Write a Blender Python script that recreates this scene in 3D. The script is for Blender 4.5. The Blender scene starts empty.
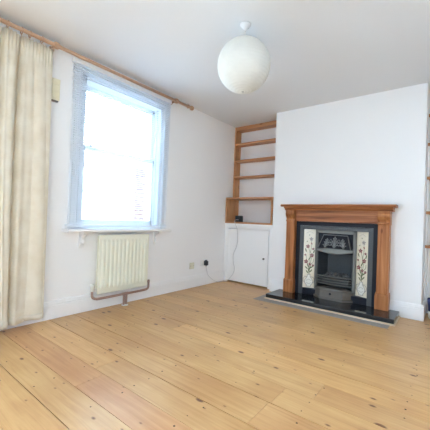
import bpy, bmesh, math, random
from mathutils import Vector, Matrix
random.seed(7)
scene = bpy.context.scene
COL = scene.collection
PI = math.pi

# ------------------------------------------------------------------ materials
def new_mat(name):
    m = bpy.data.materials.new(name); m.use_nodes = True
    nt = m.node_tree
    return m, nt, nt.nodes['Principled BSDF']

def plain(name, col, rough=0.5, metal=0.0, bump=0.0, bscale=60.0, vary=0.03, spec=0.5, coat=0.0):
    m, nt, p = new_mat(name)
    N, L = nt.nodes, nt.links
    tc = N.new('ShaderNodeTexCoord')
    nz = N.new('ShaderNodeTexNoise'); nz.inputs['Scale'].default_value = bscale; nz.inputs['Detail'].default_value = 4
    L.new(tc.outputs['Object'], nz.inputs['Vector'])
    mx = N.new('ShaderNodeMixRGB')
    mx.inputs[1].default_value = (*[c*(1-vary) for c in col], 1)
    mx.inputs[2].default_value = (*[min(1, c*(1+vary)) for c in col], 1)
    L.new(nz.outputs['Fac'], mx.inputs[0]); L.new(mx.outputs[0], p.inputs['Base Color'])
    p.inputs['Roughness'].default_value = rough
    p.inputs['Metallic'].default_value = metal
    p.inputs['Specular IOR Level'].default_value = spec
    p.inputs['Coat Weight'].default_value = coat
    if bump > 0:
        b = N.new('ShaderNodeBump'); b.inputs['Strength'].default_value = bump; b.inputs['Distance'].default_value = 0.002
        L.new(nz.outputs['Fac'], b.inputs['Height']); L.new(b.outputs[0], p.inputs['Normal'])
    return m

def wood(name, dark, mid, light, axis=0, scale=1.0, rough=0.4, spec=0.4, knots=True):
    m, nt, p = new_mat(name)
    N, L = nt.nodes, nt.links
    tc = N.new('ShaderNodeTexCoord')
    mp = N.new('ShaderNodeMapping')
    s = [22*scale]*3; s[axis] = 1.1*scale
    mp.inputs['Scale'].default_value = s
    L.new(tc.outputs['Object'], mp.inputs['Vector'])
    nz = N.new('ShaderNodeTexNoise'); nz.inputs['Scale'].default_value = 1.6; nz.inputs['Detail'].default_value = 6
    nz.inputs['Distortion'].default_value = 0.6
    L.new(mp.outputs[0], nz.inputs['Vector'])
    cr = N.new('ShaderNodeValToRGB')
    cr.color_ramp.elements[0].position = 0.30; cr.color_ramp.elements[0].color = (*dark, 1)
    cr.color_ramp.elements[1].position = 0.72; cr.color_ramp.elements[1].color = (*light, 1)
    e = cr.color_ramp.elements.new(0.5); e.color = (*mid, 1)
    L.new(nz.outputs['Fac'], cr.inputs[0])
    out = cr.outputs[0]
    if knots:
        mp2 = N.new('ShaderNodeMapping'); s2 = [9.0]*3; s2[axis] = 3.5
        mp2.inputs['Scale'].default_value = s2
        L.new(tc.outputs['Object'], mp2.inputs['Vector'])
        vo = N.new('ShaderNodeTexVoronoi'); vo.inputs['Scale'].default_value = 1.0
        L.new(mp2.outputs[0], vo.inputs['Vector'])
        k = N.new('ShaderNodeValToRGB')
        k.color_ramp.elements[0].position = 0.05; k.color_ramp.elements[0].color = (0.35, 0.25, 0.2, 1)
        k.color_ramp.elements[1].position = 0.13; k.color_ramp.elements[1].color = (1, 1, 1, 1)
        L.new(vo.outputs['Distance'], k.inputs[0])
        mu = N.new('ShaderNodeMixRGB'); mu.blend_type = 'MULTIPLY'; mu.inputs[0].default_value = 0.8
        L.new(out, mu.inputs[1]); L.new(k.outputs[0], mu.inputs[2]); out = mu.outputs[0]
    L.new(out, p.inputs['Base Color'])
    p.inputs['Roughness'].default_value = rough
    p.inputs['Specular IOR Level'].default_value = spec
    b = N.new('ShaderNodeBump'); b.inputs['Strength'].default_value = 0.15; b.inputs['Distance'].default_value = 0.002
    L.new(nz.outputs['Fac'], b.inputs['Height']); L.new(b.outputs[0], p.inputs['Normal'])
    return m

M_WALL = plain('wall_paint', (0.90, 0.90, 0.90), 0.75, bump=0.05, bscale=90, vary=0.008)
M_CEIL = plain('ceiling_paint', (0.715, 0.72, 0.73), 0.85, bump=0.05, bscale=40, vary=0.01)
M_GLOSSWHITE = plain('white_gloss_paint', (0.89, 0.89, 0.89), 0.3, bump=0.02, vary=0.01)
M_SATIN = plain('white_cupboard_paint', (0.90, 0.905, 0.91), 0.4, bump=0.02, vary=0.01)
M_MANT_V = wood('mantel_pine_upright', (0.19, 0.06, 0.017), (0.39, 0.145, 0.046), (0.51, 0.215, 0.078), axis=2, scale=0.9, rough=0.42, spec=0.25)
M_MANT_H = wood('mantel_pine_lengthwise', (0.18, 0.055, 0.018), (0.34, 0.122, 0.044), (0.45, 0.18, 0.068), axis=0, scale=0.9, rough=0.42, spec=0.25)
M_SHELF_H = wood('shelf_pine_lengthwise', (0.34, 0.14, 0.055), (0.46, 0.215, 0.095), (0.56, 0.285, 0.135), axis=0, scale=0.9, rough=0.45)
M_SHELF_V = wood('shelf_pine_upright', (0.38, 0.165, 0.06), (0.52, 0.25, 0.105), (0.62, 0.33, 0.15), axis=2, scale=0.9, rough=0.45)
M_ROD = wood('rod_wood', (0.42, 0.235, 0.14), (0.53, 0.33, 0.215), (0.60, 0.40, 0.28), axis=1, scale=1.0, rough=0.4, knots=False)
M_FILLET = wood('pale_fillet_wood', (0.55, 0.42, 0.28), (0.66, 0.52, 0.36), (0.74, 0.6, 0.44), axis=0, rough=0.6, knots=False)
M_GRANITE = plain('black_granite', (0.010, 0.011, 0.014), 0.07, bscale=300, vary=0.6, spec=0.6)
M_SLIP = plain('black_slip', (0.010, 0.010, 0.016), 0.45, bscale=200, vary=0.3, spec=0.2)
M_IRON = plain('blackened_iron', (0.085, 0.086, 0.088), 0.45, metal=0.5, bump=0.25, bscale=140, vary=0.25)
M_IRONL = plain('polished_iron', (0.17, 0.165, 0.15), 0.45, metal=0.5, bump=0.2, bscale=120, vary=0.2)
M_IRONW = plain('worn_iron', (0.15, 0.13, 0.11), 0.5, metal=0.5, bump=0.2, bscale=120, vary=0.2)
M_RELIEF = plain('burnished_iron', (0.24, 0.24, 0.235), 0.45, metal=0.5, bump=0.2, bscale=120, vary=0.2)
M_FIREBACK = plain('fireback', (0.045, 0.05, 0.055), 0.6, bump=0.3, bscale=60, vary=0.3)
M_COAL = plain('coal_lump', (0.075, 0.072, 0.070), 0.8, bump=0.5, bscale=80, vary=0.4)
M_TILE = plain('cream_glaze', (0.78, 0.70, 0.55), 0.15, vary=0.04, bscale=25, coat=0.3)
M_T_RED = plain('glaze_crimson', (0.23, 0.045, 0.05), 0.2, vary=0.25)
M_T_GREEN = plain('glaze_green', (0.16, 0.17, 0.09), 0.2, vary=0.25)
M_T_GREY = plain('glaze_grey', (0.34, 0.30, 0.27), 0.2, vary=0.2)
M_T_WHITE = plain('glaze_white', (0.82, 0.79, 0.72), 0.2, vary=0.05)
M_RAD = plain('cream_enamel', (0.80, 0.79, 0.66), 0.35, vary=0.01)
M_COPPER = plain('tarnished_copper', (0.40, 0.26, 0.21), 0.4, metal=0.4, vary=0.15)
M_VALVE = plain('valve_plastic', (0.76, 0.75, 0.68), 0.4)
def vinyl():
    m, nt, p = new_mat('translucent_blind_slats')
    N, L = nt.nodes, nt.links
    p.inputs['Base Color'].default_value = (0.83, 0.87, 0.92, 1); p.inputs['Roughness'].default_value = 0.45
    tr = N.new('ShaderNodeBsdfTranslucent'); tr.inputs['Color'].default_value = (0.83, 0.87, 0.92, 1)
    mx = N.new('ShaderNodeMixShader'); mx.inputs[0].default_value = 0.55
    L.new(p.outputs[0], mx.inputs[1]); L.new(tr.outputs[0], mx.inputs[2]); L.new(mx.outputs[0], N['Material Output'].inputs['Surface'])
    return m
M_SLAT = vinyl()
M_BLIND = plain('blind_vinyl', (0.83, 0.87, 0.92), 0.45, vary=0.01)
M_SASH = plain('sash_paint', (0.82, 0.85, 0.88), 0.35, vary=0.01)
M_SOCK = plain('white_plastic', (0.84, 0.84, 0.83), 0.35, vary=0.01)
M_SOCKY = plain('yellowed_plastic', (0.70, 0.68, 0.54), 0.4, vary=0.01)
M_BOXY = plain('aged_cream_plastic', (0.80, 0.745, 0.55), 0.4, vary=0.02)
M_BLACK = plain('black_plastic', (0.015, 0.015, 0.018), 0.35)
M_SCREEN = plain('dark_display', (0.035, 0.05, 0.06), 0.12)
M_CABLE = plain('grey_cable', (0.62, 0.62, 0.64), 0.5)
M_NAVY = plain('navy_cloth', (0.02, 0.025, 0.10), 0.7, bump=0.3, bscale=200, vary=0.2)
M_CHROME = plain('brushed_steel', (0.55, 0.55, 0.56), 0.3, metal=1.0)
M_KNOB = plain('dark_pewter', (0.13, 0.12, 0.11), 0.35, metal=0.7)
M_CEMENT = plain('grey_cement', (0.30, 0.28, 0.26), 0.8, bump=0.3, bscale=70, vary=0.3)
M_DARK = plain('dark_void', (0.03, 0.025, 0.02), 0.9)
M_RENDER = plain('white_render', (0.83, 0.84, 0.85), 0.8, bump=0.3, bscale=30)
M_BAND = plain('grey_string_course', (0.16, 0.16, 0.16), 0.8)
M_PAVE = plain('pale_paving', (0.55, 0.54, 0.52), 0.8, bump=0.2, bscale=10, vary=0.1)

def fabric():
    m, nt, p = new_mat('calico_cloth')
    N, L = nt.nodes, nt.links
    tc = N.new('ShaderNodeTexCoord')
    nz = N.new('ShaderNodeTexNoise'); nz.inputs['Scale'].default_value = 7; nz.inputs['Detail'].default_value = 5
    L.new(tc.outputs['Object'], nz.inputs['Vector'])
    cr = N.new('ShaderNodeValToRGB')
    cr.color_ramp.elements[0].position = 0.3; cr.color_ramp.elements[0].color = (0.77, 0.69, 0.55, 1)
    cr.color_ramp.elements[1].position = 0.7; cr.color_ramp.elements[1].color = (0.88, 0.83, 0.715, 1)
    L.new(nz.outputs['Fac'], cr.inputs[0]); L.new(cr.outputs[0], p.inputs['Base Color'])
    p.inputs['Roughness'].default_value = 0.9; p.inputs['Specular IOR Level'].default_value = 0.1
    wv = N.new('ShaderNodeTexNoise'); wv.inputs['Scale'].default_value = 500
    L.new(tc.outputs['Object'], wv.inputs['Vector'])
    b = N.new('ShaderNodeBump'); b.inputs['Strength'].default_value = 0.2; b.inputs['Distance'].default_value = 0.001
    L.new(wv.outputs['Fac'], b.inputs['Height']); L.new(b.outputs[0], p.inputs['Normal'])
    tr = N.new('ShaderNodeBsdfTranslucent'); L.new(cr.outputs[0], tr.inputs['Color'])
    mx = N.new('ShaderNodeMixShader'); mx.inputs[0].default_value = 0.18
    L.new(p.outputs[0], mx.inputs[1]); L.new(tr.outputs[0], mx.inputs[2])
    L.new(mx.outputs[0], N['Material Output'].inputs['Surface'])
    return m
M_CURT = fabric()

def paper():
    m, nt, p = new_mat('rice_paper')
    N, L = nt.nodes, nt.links
    tc = N.new('ShaderNodeTexCoord')
    nz = N.new('ShaderNodeTexNoise'); nz.inputs['Scale'].default_value = 14; nz.inputs['Detail'].default_value = 5
    L.new(tc.outputs['Object'], nz.inputs['Vector'])
    cr = N.new('ShaderNodeValToRGB')
    cr.color_ramp.elements[0].position = 0.3; cr.color_ramp.elements[0].color = (0.80, 0.80, 0.76, 1)
    cr.color_ramp.elements[1].position = 0.7; cr.color_ramp.elements[1].color = (0.84, 0.84, 0.80, 1)
    L.new(nz.outputs['Fac'], cr.inputs[0]); L.new(cr.outputs[0], p.inputs['Base Color'])
    p.inputs['Roughness'].default_value = 0.8; p.inputs['Specular IOR Level'].default_value = 0.15
    tr = N.new('ShaderNodeBsdfTranslucent'); L.new(cr.outputs[0], tr.inputs['Color'])
    mx = N.new('ShaderNodeMixShader'); mx.inputs[0].default_value = 0.25
    L.new(p.outputs[0], mx.inputs[1]); L.new(tr.outputs[0], mx.inputs[2])
    L.new(mx.outputs[0], N['Material Output'].inputs['Surface'])
    return m
M_PAPER = paper()

def glass():
    m, nt, p = new_mat('window_glass')
    N, L = nt.nodes, nt.links
    t = N.new('ShaderNodeBsdfTransparent'); t.inputs[0].default_value = (0.97, 0.985, 0.98, 1)
    g = N.new('ShaderNodeBsdfGlossy'); g.inputs['Roughness'].default_value = 0.02
    f = N.new('ShaderNodeFresnel'); f.inputs['IOR'].default_value = 1.45
    mx = N.new('ShaderNodeMixShader')
    L.new(f.outputs[0], mx.inputs[0]); L.new(t.outputs[0], mx.inputs[1]); L.new(g.outputs[0], mx.inputs[2])
    L.new(mx.outputs[0], N['Material Output'].inputs['Surface'])
    return m
M_GLASS = glass()

def brick():
    m, nt, p = new_mat('red_brick')
    N, L = nt.nodes, nt.links
    tc = N.new('ShaderNodeTexCoord')
    mp = N.new('ShaderNodeMapping'); mp.inputs['Rotation'].default_value = (PI/2, 0, 0)
    L.new(tc.outputs['Object'], mp.inputs['Vector'])
    sx = N.new('ShaderNodeSeparateXYZ'); L.new(tc.outputs['Object'], sx.inputs[0])
    ad = N.new('ShaderNodeMath'); L.new(sx.outputs[0], ad.inputs[0]); L.new(sx.outputs[1], ad.inputs[1])
    cb = N.new('ShaderNodeCombineXYZ'); L.new(ad.outputs[0], cb.inputs[0]); L.new(sx.outputs[2], cb.inputs[1])
    bt = N.new('ShaderNodeTexBrick'); bt.inputs['Scale'].default_value = 1.0
    bt.inputs['Brick Width'].default_value = 0.225; bt.inputs['Row Height'].default_value = 0.075
    bt.inputs['Mortar Size'].default_value = 0.008
    bt.inputs['Color1'].default_value = (0.15, 0.095, 0.092, 1); bt.inputs['Color2'].default_value = (0.18, 0.115, 0.11, 1)
    bt.inputs['Mortar'].default_value = (0.25, 0.235, 0.23, 1)
    L.new(cb.outputs[0], bt.inputs['Vector']); L.new(bt.outputs['Color'], p.inputs['Base Color'])
    p.inputs['Roughness'].default_value = 0.9
    return m
M_BRICK = brick()

def floor_mat():
    m, nt, p = new_mat('stripped_pine_boards')
    N, L = nt.nodes, nt.links
    at = N.new('ShaderNodeAttribute'); at.attribute_name = 'tint'          # rgb: tone, hue, random offset of each board
    sp = N.new('ShaderNodeSeparateColor'); L.new(at.outputs['Color'], sp.inputs[0])
    tc = N.new('ShaderNodeTexCoord')
    off = N.new('ShaderNodeVectorMath'); off.operation = 'SCALE'; off.inputs[0].default_value = (37.0, 11.0, 23.0)
    L.new(sp.outputs[2], off.inputs['Scale'])
    add = N.new('ShaderNodeVectorMath'); L.new(tc.outputs['Object'], add.inputs[0]); L.new(off.outputs[0], add.inputs[1])
    mp = N.new('ShaderNodeMapping'); mp.inputs['Scale'].default_value = (1.3, 26, 26)
    L.new(add.outputs[0], mp.inputs['Vector'])
    nz = N.new('ShaderNodeTexNoise'); nz.inputs['Scale'].default_value = 1.5; nz.inputs['Detail'].default_value = 7
    nz.inputs['Roughness'].default_value = 0.6; nz.inputs['Distortion'].default_value = 0.8
    L.new(mp.outputs[0], nz.inputs['Vector'])
    def ramp(cols):
        c = N.new('ShaderNodeValToRGB')
        c.color_ramp.elements[0].position = 0.28; c.color_ramp.elements[0].color = (*cols[0], 1)
        c.color_ramp.elements[1].position = 0.75; c.color_ramp.elements[1].color = (*cols[2], 1)
        e = c.color_ramp.elements.new(0.5); e.color = (*cols[1], 1)
        L.new(nz.outputs['Fac'], c.inputs[0]); return c
    ry = ramp([(0.50, 0.275, 0.105), (0.60, 0.36, 0.15), (0.665, 0.425, 0.20)])
    rr = ramp([(0.49, 0.23, 0.095), (0.57, 0.29, 0.125), (0.635, 0.35, 0.165)])
    mx = N.new('ShaderNodeMixRGB'); L.new(sp.outputs[1], mx.inputs[0]); L.new(ry.outputs[0], mx.inputs[1]); L.new(rr.outputs[0], mx.inputs[2])
    # broad blotches of old wear and varnish
    n2 = N.new('ShaderNodeTexNoise'); n2.inputs['Scale'].default_value = 2.2; n2.inputs['Detail'].default_value = 4
    L.new(add.outputs[0], n2.inputs['Vector'])
    c2 = N.new('ShaderNodeValToRGB')
    c2.color_ramp.elements[0].position = 0.3; c2.color_ramp.elements[0].color = (0.82, 0.73, 0.64, 1)
    c2.color_ramp.elements[1].position = 0.65; c2.color_ramp.elements[1].color = (1.0, 1.0, 1.0, 1)
    L.new(n2.outputs['Fac'], c2.inputs[0])
    m1 = N.new('ShaderNodeMixRGB'); m1.blend_type = 'MULTIPLY'; m1.inputs[0].default_value = 1.0
    L.new(mx.outputs[0], m1.inputs[1]); L.new(c2.outputs[0], m1.inputs[2])
    # tone of each board
    tone = N.new('ShaderNodeMapRange'); tone.inputs['To Min'].default_value = 0.93; tone.inputs['To Max'].default_value = 1.06
    L.new(sp.outputs[0], tone.inputs['Value'])
    cb = N.new('ShaderNodeCombineColor')
    for i in range(3): L.new(tone.outputs[0], cb.inputs[i])
    m2 = N.new('ShaderNodeMixRGB'); m2.blend_type = 'MULTIPLY'; m2.inputs[0].default_value = 1.0
    L.new(m1.outputs[0], m2.inputs[1]); L.new(cb.outputs[0], m2.inputs[2])
    # knots
    mk = N.new('ShaderNodeMapping'); mk.inputs['Scale'].default_value = (3.3, 6.0, 0.0)
    L.new(add.outputs[0], mk.inputs['Vector'])
    vo = N.new('ShaderNodeTexVoronoi'); vo.inputs['Scale'].default_value = 1.0; vo.voronoi_dimensions = '2D'
    L.new(mk.outputs[0], vo.inputs['Vector'])
    sv = N.new('ShaderNodeSeparateColor'); L.new(vo.outputs['Color'], sv.inputs[0])
    rad = N.new('ShaderNodeMapRange'); rad.inputs['From Min'].default_value = 0.58; rad.inputs['To Min'].default_value = 0.0; rad.inputs['To Max'].default_value = 0.065
    L.new(sv.outputs[0], rad.inputs['Value'])
    sb = N.new('ShaderNodeMath'); sb.operation = 'SUBTRACT'; L.new(vo.outputs['Distance'], sb.inputs[0]); L.new(rad.outputs[0], sb.inputs[1])
    ck = N.new('ShaderNodeValToRGB')
    ck.color_ramp.elements[0].position = 0.0; ck.color_ramp.elements[0].color = (0.26, 0.16, 0.11, 1)
    ck.color_ramp.elements[1].position = 0.045; ck.color_ramp.elements[1].color = (1, 1, 1, 1)
    L.new(sb.outputs[0], ck.inputs[0])
    m3 = N.new('ShaderNodeMixRGB'); m3.blend_type = 'MULTIPLY'; m3.inputs[0].default_value = 1.0
    L.new(m2.outputs[0], m3.inputs[1]); L.new(ck.outputs[0], m3.inputs[2])
    L.new(m3.outputs[0], p.inputs['Base Color'])
    rr2 = N.new('ShaderNodeMapRange'); rr2.inputs['To Min'].default_value = 0.26; rr2.inputs['To Max'].default_value = 0.46
    L.new(n2.outputs['Fac'], rr2.inputs['Value']); L.new(rr2.outputs[0], p.inputs['Roughness'])
    p.inputs['Specular IOR Level'].default_value = 0.5
    b = N.new('ShaderNodeBump'); b.inputs['Strength'].default_value = 0.12; b.inputs['Distance'].default_value = 0.002
    L.new(nz.outputs['Fac'], b.inputs['Height']); L.new(b.outputs[0], p.inputs['Normal'])
    return m
M_FLOOR = floor_mat()

# ------------------------------------------------------------------ mesh helpers (all in world metres)
class MB:
    def __init__(s): s.bm = bmesh.new(); s.mi = 0
    def _add(s, verts, faces, smooth=False):
        vs = [s.bm.verts.new(v) for v in verts]
        for f in faces:
            try:
                fc = s.bm.faces.new([vs[i] for i in f]); fc.material_index = s.mi; fc.smooth = smooth
            except ValueError: pass
        return vs
    def box(s, x0, x1, y0, y1, z0, z1, bev=0.0, seg=2):
        t = bmesh.new()
        bmesh.ops.create_cube(t, size=1.0)
        for v in t.verts:
            v.co = Vector((x0 if v.co.x < 0 else x1, y0 if v.co.y < 0 else y1, z0 if v.co.z < 0 else z1))
        if bev > 0:
            bmesh.ops.bevel(t, geom=t.edges[:], offset=bev, segments=seg, profile=0.5, affect='EDGES')
        s.merge(t); return s
    def merge(s, t, smooth=False):
        t.verts.index_update()
        s._add([v.co.copy() for v in t.verts], [[v.index for v in f.verts] for f in t.faces], smooth); t.free()
    def prism(s, pts, axis, a, b, smooth=False):
        """closed 2-D outline swept along an axis from a to b"""
        n = len(pts)
        def mk(u, w, t):
            return (t, u, w) if axis == 0 else ((u, t, w) if axis == 1 else (u, w, t))
        vs = [mk(u, w, a) for u, w in pts] + [mk(u, w, b) for u, w in pts]
        fs = [[i, (i+1) % n, n+(i+1) % n, n+i] for i in range(n)]
        s._add(vs, fs, smooth)
        s._add([mk(u, w, a) for u, w in pts], [list(range(n))[::-1]])
        s._add([mk(u, w, b) for u, w in pts], [list(range(n))])
        return s
    def lathe(s, prof, c, axis=2, seg=24, smooth=True):
        """prof: (radius, height) pairs turned about an axis through c"""
        vs = []; n = len(prof)
        for i in range(seg):
            a = 2*PI*i/seg
            for r, h in prof:
                p = [r*math.cos(a), r*math.sin(a), h]
                if axis == 0: p = [h, p[0], p[1]]
                elif axis == 1: p = [p[0], h, p[1]]
                vs.append((c[0]+p[0], c[1]+p[1], c[2]+p[2]))
        fs = []
        for i in range(seg):
            j = (i+1) % seg
            for k in range(n-1): fs.append([i*n+k, j*n+k, j*n+k+1, i*n+k+1])
        s._add(vs, fs, smooth); bmesh.ops.remove_doubles(s.bm, verts=s.bm.verts, dist=1e-6); return s
    def tube(s, pts, r, seg=10, smooth=True):
        P = [Vector(p) for p in pts]; n = len(P); vs = []
        up = Vector((0, 0, 1)); prev = None
        for i, p in enumerate(P):
            d = (P[min(i+1, n-1)] - P[max(i-1, 0)]).normalized()
            if prev is None:
                prev = d.orthogonal().normalized()
            u = (prev - d*prev.dot(d)).normalized(); prev = u; w = d.cross(u)
            for k in range(seg):
                a = 2*PI*k/seg; vs.append(p + r*(math.cos(a)*u + math.sin(a)*w))
        fs = [[i*seg+k, i*seg+(k+1) % seg, (i+1)*seg+(k+1) % seg, (i+1)*seg+k] for i in range(n-1) for k in range(seg)]
        fs += [list(range(seg))[::-1], [(n-1)*seg+k for k in range(seg)]]
        s._add(vs, fs, smooth); return s
    def ball(s, c, r, seg=12, sc=(1, 1, 1), jit=0.0):
        t = bmesh.new(); bmesh.ops.create_icosphere(t, subdivisions=2, radius=1.0)
        for v in t.verts:
            k = 1 + random.uniform(-jit, jit)
            v.co = Vector((c[0]+v.co.x*r*sc[0]*k, c[1]+v.co.y*r*sc[1]*k, c[2]+v.co.z*r*sc[2]*k))
        s.merge(t, jit == 0); return s

def smooth_path(pts, n=8):
    out = []; P = [Vector(p) for p in pts]
    for i in range(len(P)-1):
        p0 = P[max(i-1, 0)]; p1 = P[i]; p2 = P[i+1]; p3 = P[min(i+2, len(P)-1)]
        for k in range(n):
            t = k/n
            out.append(0.5*((2*p1) + (p2-p0)*t + (2*p0-5*p1+4*p2-p3)*t*t + (3*p1-p0-3*p2+p3)*t**3))
    out.append(P[-1]); return out

WORLD = {}
def thing(name, loc, label, cat, group=None):
    o = bpy.data.objects.new(name, None); COL.objects.link(o); o.location = loc
    o.empty_display_size = 0.05
    o['label'] = label; o['category'] = cat
    if group: o['group'] = group
    WORLD[o.name] = Vector(loc); return o
def obj(name, mb, mats, parent=None, label=None, cat=None, group=None, kind=None, fixnorm=True):
    bm = mb.bm
    if fixnorm: bmesh.ops.recalc_face_normals(bm, faces=bm.faces)
    if parent: off = WORLD[parent.name]
    else:
        xs = [v.co for v in bm.verts]
        off = Vector(((min(v.x for v in xs)+max(v.x for v in xs))/2, (min(v.y for v in xs)+max(v.y for v in xs))/2, min(v.z for v in xs)))
    for v in bm.verts: v.co -= off
    me = bpy.data.meshes.new(name); bm.to_mesh(me); bm.free()
    for m in (mats if isinstance(mats, (list, tuple)) else [mats]): me.materials.append(m)
    o = bpy.data.objects.new(name, me); COL.objects.link(o)
    if parent: o.parent = parent
    else: o.location = off
    WORLD[o.name] = off.copy()
    if label: o['label'] = label
    if cat: o['category'] = cat
    if group: o['group'] = group
    if kind: o['kind'] = kind
    return o
def struct(name, mb, mats, parent=None, label=None, cat=None):
    o = obj(name, mb, mats, parent)
    if not parent:
        o['kind'] = 'structure'
        o['label'] = label; o['category'] = cat
    return o

# ------------------------------------------------------------------ room dimensions
CEIL = 2.449; BREAST = 3.770; BX0, BX1 = 0.868, 2.578; BACK = 4.18; WR = 3.45
YN = -1.6                                              # the room runs on behind the camera
WY0, WY1, WZ0, WZ1 = 1.46, 2.50, 0.811, 2.30           # window opening in the left wall

# floor: boards running left-right
fm = MB()
edges = [YN, -1.40, -1.2, -1.0, -0.82, -0.62, -0.44, -0.25, -0.06, 0.13, 0.32, 0.505, 0.69, 0.873, 1.052, 1.245, 1.465, 1.655, 1.85, 2.03, 2.22, 2.41, 2.59, 2.785, 2.97, 3.16, 3.34, 3.53, 3.72, 3.91, 4.09, BACK]
tints = []
hue = {11: 0.30, 12: 0.15, 13: 0.85, 14: 0.35, 15: 0.5, 16: 0.25}
gap_bm = []
for i in range(len(edges)-1):
    a, b = edges[i]+0.0012, edges[i+1]-0.0012
    if i in (12, 15, 16, 19): a += 0.003
    cuts = [0.0]
    x = random.uniform(0.9, 2.6)
    if i == 13: x = 1.20
    while x < WR - 0.5:
        cuts.append(x); x += random.uniform(1.8, 3.0)
    cuts.append(WR)
    for c in range(len(cuts)-1):
        x0, x1 = cuts[c]+0.0008, cuts[c+1]-0.0008
        n0 = len(fm.bm.faces)
        fm.box(x0, x1, a, b, -0.02, 0.0)
        tints.append((n0, len(fm.bm.faces), (random.random(), min(1, max(0, hue.get(i, random.choice((0.05, 0.15, 0.3, 0.5))) + random.uniform(-.1, .1))), random.random())))
nb = len(fm.bm.faces)
fm.mi = 1
fm.box(0, WR, YN, BACK, -0.05, -0.012)                 # dark void seen through the gaps
k = 0
for i in range(9, len(edges)-1):                       # old floor nails over the joists
    for jx in range(9):
        for e in (0.25, 0.78):
            if random.random() < 0.30: continue
            cx = 0.22 + 0.405*jx + random.uniform(-.012, .012); cy = edges[i] + e*(edges[i+1]-edges[i]) + random.uniform(-.01, .01)
            r = random.uniform(0.0035, 0.006)
            fm._add([(cx+r*math.cos(q*PI/3), cy+r*math.sin(q*PI/3), 0.0004) for q in range(6)], [list(range(6))])
fm.bm.faces.ensure_lookup_table()
lay = fm.bm.loops.layers.color.new('tint')
for f0, f1, c in tints:
    for fi in range(f0, f1):
        for lp in fm.bm.faces[fi].loops: lp[lay] = (*c, 1.0)
struct('floor', fm, [M_FLOOR, M_DARK], label='stripped and varnished pine floorboards with dark knots', cat='floor')

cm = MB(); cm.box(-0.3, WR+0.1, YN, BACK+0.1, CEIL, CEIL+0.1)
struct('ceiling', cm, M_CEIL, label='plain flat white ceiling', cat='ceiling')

wl = MB()
wl.box(-0.3, 0, -0.1, WY0, 0, CEIL); wl.box(-0.3, 0, YN, -0.1, 2.15, CEIL); wl.box(-0.3, 0, YN, -1.45, 0, CEIL); wl.box(-0.3, 0, WY1, BACK+0.1, 0, CEIL)
wl.box(-0.3, 0, WY0, WY1, 0, WZ0-0.03); wl.box(-0.3, 0, WY0, WY1, WZ1, CEIL)
struct('wall_left', wl, M_WALL, label='white wall with the sash window in it', cat='wall')
wb = MB(); wb.box(0, WR, BACK, BACK+0.1, 0, CEIL)
struct('wall_back', wb, M_WALL, label='white wall at the back of both alcoves', cat='wall')
wr = MB(); wr.box(WR, WR+0.1, YN, BACK+0.1, 0, CEIL)
struct('wall_right', wr, M_WALL, label='white wall at the right side of the right alcove', cat='wall')
wc = MB()
wc.box(BX0, 1.30, BREAST, BACK, 0, CEIL); wc.box(2.11, BX1, BREAST, BACK, 0, CEIL)
wc.box(1.30, 2.11, BREAST, BACK, 0.93, CEIL); wc.box(1.30, 2.11, 4.10, BACK, 0, 0.93)
struct('wall_chimney', wc, M_WALL, label='white chimney breast standing forward between the alcoves', cat='wall')

# baseboards: a moulded profile (depth, height)
SK = [(0, 0.004), (0.024, 0.004), (0.024, 0.120), (0.018, 0.125), (0.019, 0.136), (0.013, 0.146), (0.012, 0.154), (0.006, 0.162), (0, 0.162)]
b = MB(); b.prism([(d, z) for d, z in SK], 1, -0.1, 3.86)
struct('baseboard_left', b, M_GLOSSWHITE, label='white moulded baseboard under the window wall', cat='baseboard')
b = MB(); b.prism([(BREAST-d, z) for d, z in SK], 0, BX0, 1.125)
struct('baseboard_chimney_left', b, M_GLOSSWHITE, label='short white baseboard left of the fireplace', cat='baseboard')
b = MB(); b.prism([(BREAST-d, z) for d, z in SK], 0, 2.29, BX1+0.024)
b.prism([(BX1+d, z) for d, z in SK], 1, BREAST, BACK-0.001)
struct('baseboard_chimney_right', b, M_GLOSSWHITE, label='white baseboard right of the fireplace turning into the alcove', cat='baseboard')
b = MB(); b.prism([(BACK-d, z) for d, z in SK], 0, BX1, WR)
struct('baseboard_back', b, M_GLOSSWHITE, label='white baseboard at the back of the right alcove', cat='baseboard')

# ------------------------------------------------------------------ the sash window
win = bpy.data.objects.new('window_1', None); COL.objects.link(win); win.location = (-0.1, (WY0+WY1)/2, WZ0)
win['kind'] = 'structure'; win['label'] = 'white painted wooden sash window'; win['category'] = 'window'
WORLD[win.name] = Vector(win.location)
f = MB()                                                # box frame lining the reveal
f.box(-0.22, -0.001, WY0, WY0+0.045, WZ0, WZ1, 0.003); f.box(-0.22, -0.001, WY1-0.045, WY1, WZ0, WZ1, 0.003)
f.box(-0.22, -0.001, WY0, WY1, WZ1-0.05, WZ1, 0.003); f.box(-0.25, -0.001, WY0, WY1, WZ0-0.03, WZ0+0.015, 0.003)
for y in (WY0+0.045, WY1-0.065): f.box(-0.075, -0.055, y, y+0.02, WZ0, WZ1-0.05, 0.003)
obj('window_frame', f, M_SASH, win)
a = MB()                                                # architrave round the opening
prof = [(0, 0), (0.018, 0), (0.022, 0.012), (0.018, 0.022), (0.014, 0.06), (0.02, 0.075), (0.012, 0.085), (0, 0.085)]
a.prism([(d, WY0-0.005-w) for d, w in prof], 2, WZ0, WZ1+0.07); a.prism([(d, WY1+0.005+w) for d, w in prof], 2, WZ0, WZ1+0.07)
a.prism([(d, WZ1+0.0+w) for d, w in prof], 1, WY0-0.09, WY1+0.09)
obj('architrave', a, M_SASH, win)
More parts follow.
